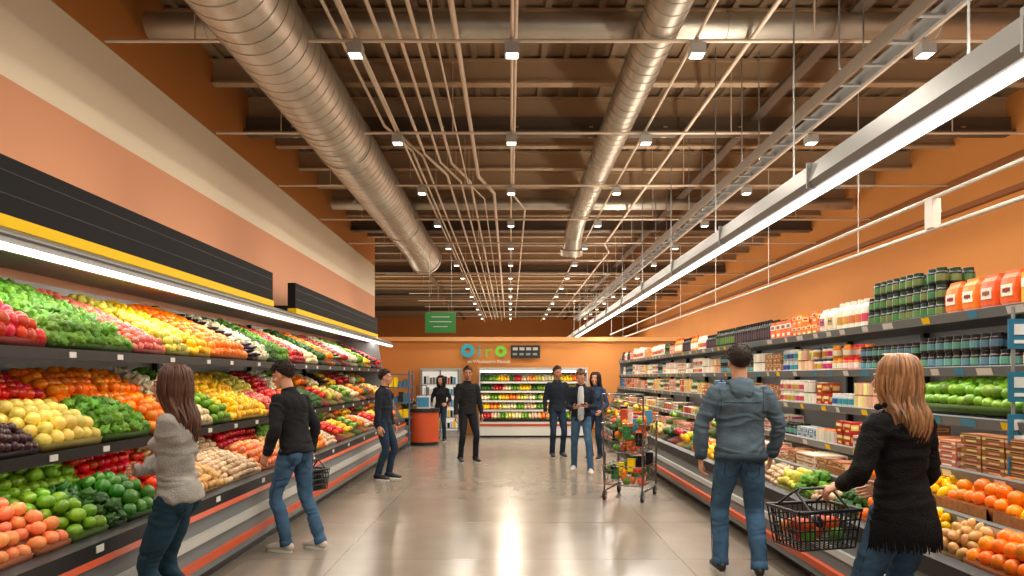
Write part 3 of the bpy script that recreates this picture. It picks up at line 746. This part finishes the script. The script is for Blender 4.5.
    if cl.get('band'):
        out.loft([up(0,-.022,hem-.012),up(0,-.022,hem+.035)],[(.18*s*g,.145*s*g),(.184*s*g,.149*s*g)],cl['band'],right=Xr,seg=32,sub=1,ck=.05)
    if cl.get('inner'):
        im=cl['inner']; out.loft([up(0,.075,.93),up(0,.078,1.1),up(0,.078,1.3),up(0,.05,1.44)],[(.06*s,.06*s),(.055*s,.05*s),(.06*s,.052*s),(.045*s,.04*s)],im,right=Xr,seg=16,sub=2)
    if cl.get('hood'):
        hd=MB()
        pts=[up(.088*math.cos(a),.005-.085*math.sin(a),1.475) for a in [math.pi*i/8 for i in range(9)]]
        hd.loft(pts,[.018*s,.028*s,.036*s,.042*s,.045*s,.042*s,.036*s,.028*s,.018*s],0,seg=12,sub=2)
        hd.loft([up(0,-.1,1.47),up(0,-.128,1.4),up(0,-.125,1.33)],[(.095*s,.035*s),(.085*s,.04*s),(.035*s,.02*s)],0,right=Xr,seg=16,sub=3)
        V,Nn,F=remesh(hd,vox*.9,4); V=fold(V,Nn,.005,5); out.add(V,F,top,True)
    elif cl.get('collar',True):
        pts=[up(.062*math.cos(a),-.012+.058*math.sin(a),1.498+.008*math.sin(-a)) for a in [2*math.pi*i/16 for i in range(17)]]
        out.loft(pts,[.012*s]*17,top,seg=8,sub=1,cap=False)
    for key in'LR':
        sh,el,wt=arms[key]; f0=(wt-el).normalized(); out.loft([wt-f0*.045*s,wt-f0*.012*s],[.04*s*aw,.037*s*aw],cl.get('band') or top,seg=14,sub=1,ck=.4)
    for key in'LR':
        sd=-1 if key=='L' else 1
        sh,el,wt=arms[key]; d=(wt-el).normalized(); hd_=p.get('h'+key)
        if hd_: d=V3(*hd_)
        pn=V3(*p.get('n'+key,(-sd,0.1,0))); th=V3(*p.get('t'+key,(0,1,0)))
        hand(out,wt,d,pn,th,p.get('c'+key,.38),skin,s*(.95 if fem else 1.03),.0042 if near else None)
    for key in'LR':
        hp,kn,at=legs[key]; f=V3(*p.get('f'+key,(-.12 if key=='L' else .12,1,0))).normalized(); r=V3(f.y,-f.x,0)
        z0=at.z-.09*s
        A=lambda a,z: V3(at.x,at.y,z0)+f*a*s+V3(0,0,z*s)
        sm=MB(); sm.loft([A(-.055,.045),A(-.03,.05),A(.03,.052),A(.1,.042),A(.165,.034),A(.195,.03)],[(.03*s,.04*s),(.036*s,.048*s),(.038*s,.05*s),(.044*s,.04*s),(.042*s,.03*s),(.028*s,.022*s)],0,right=r,seg=16,sub=3)
        sm.loft([A(-.012,.06),at+V3(0,0,.03*s)],[.042*s,.04*s],0,seg=12,sub=2)
        V=[V3(v[0],v[1],max(v[2],z0+.014*s)) for v in sm.v]; out.add(V,sm.f,shoe,True)
        n=16; sv=[]
        for zz in(.0,.022):
            for i in range(n):
                t=2*math.pi*i/n; yy=.07+.14*math.cos(t); xx=(.043+.006*math.cos(t))*math.sin(t); q=A(yy,zz)+r*xx*s; sv.append(q)
        out.add(sv,[(i,(i+1)%n,(i+1)%n+n,i+n) for i in range(n)]+[tuple(range(n))[::-1],tuple(range(n,2*n))],cl.get('sole',M_white))
    # ---------- head
    HY=math.radians(p.get('hyaw',0)); HP=math.radians(p.get('hpitch',0))
    hc=up(0,.015,1.50)
    HR=Matrix.Rotation(HY+yawT,3,'Z')@Matrix.Rotation(-HP,3,'X')
    hs=s*1.0
    def h(x,y,z): return hc+HR@V3(x*hs,y*hs,(z+.14)*hs)
    hm=MB()
    hm.ell(h(0,-.012,.028),(.076*hs,.096*hs,.088*hs),0,HR); hm.ell(h(0,.022,-.03),(.062*hs,.068*hs,.082*hs),0,HR); hm.ell(h(0,.045,-.085),(.04*hs,.042*hs,.032*hs),0,HR)
    hm.ell(h(0,.07,-.1),(.022*hs,.02*hs,.016*hs),0,HR)
    hm.loft([h(0,.082,.018),h(0,.096,-.01),h(0,.11,-.032),h(0,.092,-.043)],[.009*hs,.011*hs,.014*hs,.012*hs],0,seg=10,sub=2)
    for sx in(-1,1):
        hm.ell(h(sx*.077,-.004,-.01),(.009*hs,.019*hs,.031*hs),0,HR); hm.ell(h(sx*.034,.07,.022),(.024*hs,.018*hs,.008*hs),0,HR); hm.ell(h(sx*.04,.058,-.035),(.024*hs,.024*hs,.022*hs),0,HR)
    hm.ell(h(0,.087,-.068),(.024*hs,.012*hs,.012*hs),0,HR)
    hm.loft([up(0,-.02,1.42),up(0,-.008,1.48),h(0,-.012,-.06),h(0,-.01,-.02)],[(.06*s,.06*s),(.055*s*(.9 if fem else 1.05),.057*s),(.052*s*(.88 if fem else 1.08),.055*s),(.05*s,.055*s)],0,right=HR@V3(1,0,0),seg=16,sub=2)
    V,Nn,F=remesh(hm,.0062 if near else .009,3,.4); out.add(V,F,skin,True)
    lip=mat('lips',srgb(150,76,66),.5); ew=mat('eye_white',srgb(215,210,200),.3); ed=mat('iris_dark',srgb(40,28,20),.2)
    out.ell(h(0,.098,-.064),(.022*hs,.005*hs,.0045*hs),lip,HR,10,6); out.ell(h(0,.097,-.073),(.018*hs,.006*hs,.005*hs),lip,HR,10,6)
    for sx in(-1,1):
        out.ell(h(sx*.031,.078,.001),(.014*hs,.01*hs,.009*hs),ew,HR,10,8); out.ell(h(sx*.031,.086,.001),(.006*hs,.004*hs,.006*hs),ed,HR,8,6)
        out.loft([h(sx*.016,.09,.019),h(sx*.034,.09,.024),h(sx*.05,.079,.019)],[.003*hs,.0042*hs,.002*hs],hairm,seg=6,sub=2)
        out.loft([h(sx*.017,.084,.006),h(sx*.031,.088,.011),h(sx*.045,.079,.005)],[.003*hs]*3,skin,seg=6,sub=2)
    # hair cap
    hv=[];hf=[];sg,rg=48,32
    c0=V3(0,-.018,.034); long=cl.get('long',0); bald=cl.get('hairthick',1.0)
    for j in range(rg+1):
        th=math.pi*j/rg
        for i in range(sg):
            ph=2*math.pi*i/sg
            q=V3(.086*math.sin(th)*math.cos(ph),.106*math.sin(th)*math.sin(ph),.1*math.cos(th))
            y=q.y; zl=(.05 if y>.06 else (-.02+y*1.15 if y>0 else -.02+y*.95))
            k=1.0
            if q.z<zl: k=max(.82,1-(zl-q.z)*9)
            nz=noise.noise(q*60+V3(p.get('seed',1),0,0))+.7*noise.noise(q*24+V3(0,p.get('seed',1),0)); k*=1+.024*nz*bald
            k*=1+(bald-1)*.4*max(q.z*8,0)
            hv.append(h(*(c0+q*k)))
    for j in range(rg):
        for i in range(sg): hf.append((j*sg+i,(j+1)*sg+i,(j+1)*sg+(i+1)%sg,j*sg+(i+1)%sg))
    out.add(hv,hf,hairm,True)
    if not long:
        rs=random.Random(p.get('seed',1))
        for q in range(300 if near else 90):
            th=math.radians(rs.uniform(0,95)); ph=rs.uniform(0,2*math.pi)
            n_=V3(math.sin(th)*math.cos(ph),math.sin(th)*math.sin(ph),math.cos(th))
            a=c0+V3(n_.x*.084,n_.y*.104,n_.z*.1)
            if a.y>.05 and a.z<.08: continue
            if a.z<.03 and a.y>-.02: continue
            d=(n_*.4+V3(rs.uniform(-.5,.5),.5+rs.uniform(-.4,.4),rs.uniform(-.6,.1))).normalized()
            L0=.018*bald
            out.loft([h(*(a-n_*.006)),h(*(a+n_*.005+d*L0*.5)),h(*(a+n_*.003+d*L0))],[.007*hs,.005*hs,.0015*hs],hairm,seg=5,sub=1,cap=False)
    if long:
        rs=random.Random(3)
        n=260 if near else 60
        for q in range(n):
            lay=rs.random()
            a=math.radians(rs.uniform(-128,128))
            sx,cy=math.sin(a),-math.cos(a)
            ln=long*rs.uniform(.8,1.06)*(1-.12*abs(a)/2.2)
            part=V3(.012*(1 if sx>0 else -1),.045*rs.uniform(-1.2,1.2),.131)
            e=.004*rs.random()+lay*.006
            pts=[h(*part)]
            for th in(35,62,90):
                t=math.radians(th); pts.append(h(c0.x+(.086+e)*math.sin(t)*sx,c0.y+(.106+e)*math.sin(t)*cy,c0.z+(.1+e)*math.cos(t)))
            zz=[-.05,-.12,-.12-(ln-.12)*.35,-.12-(ln-.12)*.7,-.12-(ln-.12)]
            w=rs.uniform(-.018,.018); ph=rs.uniform(0,6)
            for i_,z in enumerate(zz):
                bulge=[1.0,.97,1.02,1.0,.88][i_]
                yb=c0.y+(.106+e)*cy*bulge-[.0,.005,.03,.04,.035][i_]*s
                if cy>-.2 : yb-=.015*i_
                pts.append(h(c0.x+(.09+e)*sx*bulge+w*i_*.4+.009*math.sin(ph+i_*1.4),yb+.008*math.cos(ph+i_*1.3),z))
            r0=rs.uniform(.006,.011)*(1 if near else 2)
            out.loft(pts,[.004,r0*.7,r0,r0,r0,r0,r0,r0*.8,.003],hairm,seg=6,sub=2,cap=False)
    if cl.get('extra'): cl['extra'](out,dict(arms=arms,legs=legs,up=up,s=s,h=h))
    M=Matrix.Translation(V3(*loc))@Matrix.Rotation(math.radians(heading),4,'Z')
    o=out.obj(name,M)
    return o,M,arms
def fab(name,c,b=.25,s=220,na=.14): return mat(name,c,.9,noise_s=14,noise_a=na,bump=b,bump_s=s,spec=.2)
def denim(name,c): return mat(name,c,.85,noise_s=7,noise_a=.34,bump=.25,bump_s=260,spec=.2)
SK=mat('skin',srgb(198,142,112),.5,noise_s=30,noise_a=.07); SK2=mat('skin_tan',srgb(170,114,86),.5,noise_s=30,noise_a=.07)
HB=mat('hair_brown',srgb(84,48,28),.45,island=.5,noise_s=40,noise_a=.2); HD=mat('hair_dark',srgb(36,26,19),.6,island=.4,noise_s=90,noise_a=.3,bump=.4,bump_s=150,spec=.25)
HG=mat('hair_ginger_blonde',srgb(156,108,68),.42,island=.6,noise_s=40,noise_a=.2)
jean=denim('denim_blue',srgb(62,92,120)); jeand=denim('denim_dark',srgb(34,50,68)); jteal=denim('denim_teal',srgb(30,56,70)); seamc=mat('denim_seam',srgb(34,52,72),.9); seamt=mat('denim_seam_dark',srgb(16,32,42),.9)
shw=mat('shoe_canvas',srgb(196,186,174),.6); shb=mat('shoe_dark',srgb(34,30,28),.5)
blkf=fab('black_fabric',srgb(32,32,35)); nav=fab('navy_fabric',srgb(32,38,50)); gryf=fab('grey_knit',srgb(156,152,146),.5,130,.18); hoodf=fab('slate_fleece',srgb(80,96,108),.45,110,.2); hoodb=fab('slate_rib',srgb(56,70,80),.35,120)
shirtf=fab('white_shirt',srgb(190,195,198)); cardf=fab('black_knit',srgb(20,19,20),.6,110)
def basket(name,loc,rotz,L_=.42,W_b=.28,Hh=.2,fillc=True,handle=.16):
    m=MB(); bk=mat('basket_black_plastic',srgb(26,28,30),.4)
    for z,k in((0,.86),(.05,.9),(.1,.93),(.15,.97),(Hh,1.0)):
        x,y=L_/2*k,W_b/2*k; r=.011 if z==Hh else .005
        m.tube([(-x,-y,z),(x,-y,z),(x,y,z),(-x,y,z),(-x,-y,z)],r,bk,6)
    for i in range(13):
        t=-1+2*i/12
        for sy in(-1,1): m.cyl((t*L_/2*.86,sy*W_b/2*.86,0),(t*L_/2,sy*W_b/2,Hh),.0045,bk,5)
        m.cyl((t*L_/2*.86,-W_b/2*.86,0),(t*L_/2*.86,W_b/2*.86,0),.0035,bk,5)
    for i in range(9):
        t=-1+2*i/8
        for sx in(-1,1): m.cyl((sx*L_/2*.86,t*W_b/2*.86,0),(sx*L_/2,t*W_b/2,Hh),.0045,bk,5)
    for sy in(-1,1):
        m.tube([(-L_*.32,sy*W_b/2,Hh),(-L_*.3,sy*.02,Hh+handle-.02),(-L_*.22,sy*.012,Hh+handle),(L_*.22,sy*.012,Hh+handle),(L_*.3,sy*.02,Hh+handle-.02),(L_*.32,sy*W_b/2,Hh)],.007,bk,6)
    rs=random.Random(4)
    if fillc:
        for q in range(16):
            cm=rs.choice([prmat('tomato'),prmat('carrot'),prmat('kale'),M_oran,prmat('lettuce'),prmat('eggplant')]); 
            m.ell((rs.uniform(-.4,.4)*L_*.8,rs.uniform(-.35,.35)*W_b*.8,rs.uniform(.04,.12)),(.045,.045,.042),cm,None,10,6)
    M=Matrix.Translation(V3(*loc))@Matrix.Rotation(rotz,4,'Z'); return m.obj(name,M)
# 1 woman left, arms folded
person('woman_in_grey_sweater',(-2.03,4.15,0),97,1.66,dict(lean=2,wL=(.11,.2,1.13),eL=(-.35,-.3,-1),wR=(-.1,.225,1.1),eR=(.35,-.3,-1),hL=(1,-.1,.2),hR=(-1,-.1,.15),nL=(0,-1,0),nR=(0,-1,0),tL=(0,0,1),tR=(0,0,1),cL=.25,cR=.3,
  aL=(-.09,.03,.09),aR=(.1,-.04,.09),hyaw=4,hpitch=0,seed=2),dict(near=True,fem=True,top=gryf,bot=jteal,seam=seamt,skin=SK,hair=HB,shoe=shb,long=.36,hem=.9,legw=.97,armw=1.08,foldamp=.013))
# 2 man left leaning to shelf
o,M,ar=person('man_in_dark_jacket',(-1.92,6.3,0),66,1.74,dict(lean=9,py=.08,wL=(-.22,.22,.9),wR=(.25,.1,.88),aL=(-.1,.1,.09),aR=(.11,-.12,.09),hyaw=15,hpitch=14,cR=.75,cL=.5,seed=4),dict(near=True,top=blkf,bot=jean,seam=seamc,skin=SK,hair=HD,shoe=shw,hem=.9,hairthick=1.3,armw=1.1,foldamp=.012))
w=M@ar['R'][2]; basket('shopping_basket',(w.x+.02,w.y-.02,w.z-.35),math.radians(60),.25,.18,.19,False,handle=.09)
# 3
person('man_in_navy_jacket',(-1.98,10.7,0),-105,1.70,dict(lean=2,wL=(-.23,.06,.86),wR=(.24,.04,.85),aL=(-.09,.05,.09),aR=(.1,-.05,.09),hyaw=10,seed=5),dict(top=nav,bot=jeand,skin=SK,hair=HD,shoe=shb,hem=.88))
# 4
person('shopper_in_black_coat',(-1.72,17.0,0),170,1.62,dict(wL=(-.2,.2,1.0),wR=(.2,.2,1.02),hL=(.3,1,.1),hR=(-.3,1,.1),seed=6),dict(top=blkf,bot=jeand,skin=SK,hair=HD,shoe=shb,fem=True,long=.2))
# 5
person('man_in_black_vest',(-.8,12.9,0),-160,1.78,dict(wL=(-.25,.08,.88),wR=(.26,.1,.86),aL=(-.14,.04,.09),aR=(.13,-.03,.09),seed=7,hyaw=-12),dict(top=blkf,bot=fab('black_trousers',srgb(30,32,38)),skin=SK2,hair=HD,shoe=shb))
# 6
person('man_in_navy_shirt',(.95,13.7,0),-170,1.80,dict(wL=(-.25,.1,.88),wR=(.25,.06,.88),seed=8,hyaw=20),dict(top=nav,bot=jeand,skin=SK2,hair=HD,shoe=shb))
def phone(out,k):
    w=k['arms']['L'][2]; c=w+V3(.06,.1,.04); out.box(c.x-.035,c.x+.035,c.y-.05,c.y+.05,c.z,c.z+.01,M_blk)
person('man_looking_at_phone',(1.2,11.5,0),172,1.74,dict(lean=9,wL=(-.1,.3,1.12),wR=(.1,.32,1.1),eL=(-.5,-.4,-1),eR=(.5,-.4,-1),hL=(.5,.8,.15),hR=(-.5,.8,.15),nL=(.3,0,1),nR=(-.3,0,1),tL=(-.2,0,1),tR=(.2,0,1),aL=(-.16,.2,.09),aR=(.13,-.2,.09),hpitch=28,seed=9),
  dict(top=nav,inner=shirtf,bot=jean,skin=SK,hair=HB,shoe=shw,extra=phone))
# 8
person('woman_in_dark_top',(1.68,13.4,0),150,1.68,dict(wL=(-.2,.2,.98),wR=(.22,.12,.92),seed=10),dict(top=fab('blue_dark_fabric',srgb(44,60,84)),bot=jeand,skin=SK,hair=HD,shoe=shb,fem=True,long=.25))
# 9 man right, back view
person('man_in_slate_hoodie',(1.87,5.55,0),-8,1.84,dict(lean=2,wL=(-.29,.03,.88),wR=(.26,.12,.9),eL=(-1,-.35,0),eR=(1,-.5,0),aL=(-.14,.05,.09),aR=(.13,-.06,.09),hyaw=4,cL=.5,cR=.5,seed=11),
  dict(near=True,top=hoodf,bot=jean,seam=seamc,skin=SK,hair=HD,shoe=shb,hood=True,armw=1.18,hem=.9,girth=1.1,legw=1.14,foldamp=.014,hairthick=1.2,band=hoodb))
# 10 woman right, back view with basket
def fringe(out,k):
    up=k['up']; s=k['s']; rs=random.Random(5)
    for i in range(150):
        a=2*math.pi*i/150; x,y=.18*math.cos(a),.142*math.sin(a)-.022
        if y>.09: continue
        out.loft([up(x,y,.9),up(x*1.04,y*1.05,.84),up(x*1.06+rs.uniform(-.008,.008),y*1.07,.78-rs.random()*.03)],[.006,.0055,.003],cardf,seg=5,sub=1)
    out.loft([up(-.07,.06,1.49),up(-.085,-.01,1.5),up(-.04,-.07,1.5),up(.04,-.07,1.5),up(.085,-.01,1.5),up(.07,.06,1.49)],[.018*s]*6,cardf,seg=8,sub=2)
o,M,ar=person('woman_in_black_cardigan',(2.0,3.5,0),22,1.70,dict(lean=2,wL=(-.19,.2,1.06),eL=(-.8,-.7,-.4),wR=(.17,.24,1.02),eR=(.5,-.8,-.4),aL=(-.1,.04,.09),aR=(.1,-.04,.09),hL=(-.5,.6,-.35),cL=.75,nL=(.3,.1,-1),tL=(.8,.4,0),nR=(-1,0,0),hyaw=12,seed=12),
  dict(near=True,fem=True,top=cardf,bot=jean,seam=seamc,skin=SK,hair=HG,shoe=shb,long=.33,hem=.87,flare=1.02,armw=1.15,foldamp=.011,extra=fringe,collar=False))
w=M@ar['L'][2]; basket('shopping_basket',(w.x-.12,w.y+.07,w.z-.33),math.radians(14),.38,.27,.2,handle=.1)
# ------------------------------------------------------------------ shopping cart
def cart(m):
    def wire(z0,z1,k0,k1,l0,l1,n=10):
        for t in np.linspace(0,1,5):
            z=z0+(z1-z0)*t; k=k0+(k1-k0)*t; q=l0+(l1-l0)*t; m.tube([(-k,-q,z),(k,-q,z),(k,q,z),(-k,q,z),(-k,-q,z)],.008 if t in(0,1) else .003,M_chrome,6)
        for i in range(n+1):
            t=-1+2*i/n
            for sg in(-1,1):
                m.cyl((t*k0,sg*l0,z0),(t*k1,sg*l1,z1),.003,M_chrome,5); m.cyl((sg*k0,t*l0,z0),(sg*k1,t*l1,z1),.003,M_chrome,5)
            m.cyl((t*k0,-l0,z0),(t*k0,l0,z0),.003,M_chrome,5)
    wire(.62,1.0,.22,.28,.3,.38); wire(.2,.45,.24,.27,.33,.37)
    for sx in(-1,1):
        m.tube([(sx*.25,-.34,.12),(sx*.26,.36,.12),(sx*.27,.38,1.0),(sx*.27,.46,1.1)],.014,M_chrome,8); m.tube([(sx*.25,-.34,.12),(sx*.25,-.3,.62)],.012,M_chrome,8)
        m.cyl((sx*.25,-.34,.2),(sx*.27,-.36,1.38),.012,M_chrome,8)
        for y in(-.33,.35):
            m.cyl((sx*.25-.014,y,.062),(sx*.25+.014,y,.062),.062,M_rub,18); m.cyl((sx*.25-.018,y,.062),(sx*.25+.018,y,.062),.03,M_lgrey,12); m.box(sx*.25-.022,sx*.25+.022,y-.012,y+.012,.06,.14,M_grey)
    m.cyl((-.28,.46,1.1),(.28,.46,1.1),.018,M_oran,10); m.cyl((-.27,-.36,1.38),(.27,-.36,1.38),.012,M_chrome,8)
    rs=random.Random(9)
    cols=['carrot','kale','lettuce','orange','lettuce','carrot','kale','eggplant','tomato','cuke']
    for z0,n,zr,kk in((.66,60,.4,.22),(.24,36,.2,.22)):
        for i in range(n):
            z=z0+zr*i/n; c=prmat(rs.choice(cols)); p=(rs.uniform(-kk,kk),rs.uniform(-.3,.3),z)
            if i%4==0:
                cc=rs.choice([M_oran,M_yel,M_white,mat('tag_blue',srgb(60,140,180),.5),M_sign,gs]); m.box(p[0]-.045,p[0]+.045,p[1]-.03,p[1]+.03,p[2],p[2]+.17,cc)
            else: m.ell(p,(rs.uniform(.04,.06),rs.uniform(.04,.06),rs.uniform(.035,.06)),c,None,10,7)
mb=MB(); cart(mb); mb.obj('shopping_cart',Matrix.Translation((1.6,9.1,0))@Matrix.Rotation(math.radians(-25),4,'Z'))
mb=MB(); cart(mb); mb.obj('shopping_cart',Matrix.Translation((-2.6,17.6,0))@Matrix.Rotation(math.radians(70),4,'Z'))
# ------------------------------------------------------------------ world, camera
w=D.worlds.new('World'); C.scene.world=w; w.use_nodes=True
w.node_tree.nodes['Background'].inputs['Color'].default_value=(1,.93,.84,1); w.node_tree.nodes['Background'].inputs['Strength'].default_value=.32
cd=D.cameras.new('camera'); cam=D.objects.new('camera',cd); C.scene.collection.objects.link(cam)
cam.location=(0,0,1.6); cam.rotation_euler=(math.pi/2,0,0); cd.lens=24; cd.sensor_width=36; cd.shift_y=.087; cd.shift_x=.002; cd.clip_start=.05; cd.clip_end=200
C.scene.camera=cam
C.scene.view_settings.view_transform='Standard'; C.scene.view_settings.look='None'; C.scene.view_settings.exposure=0.1
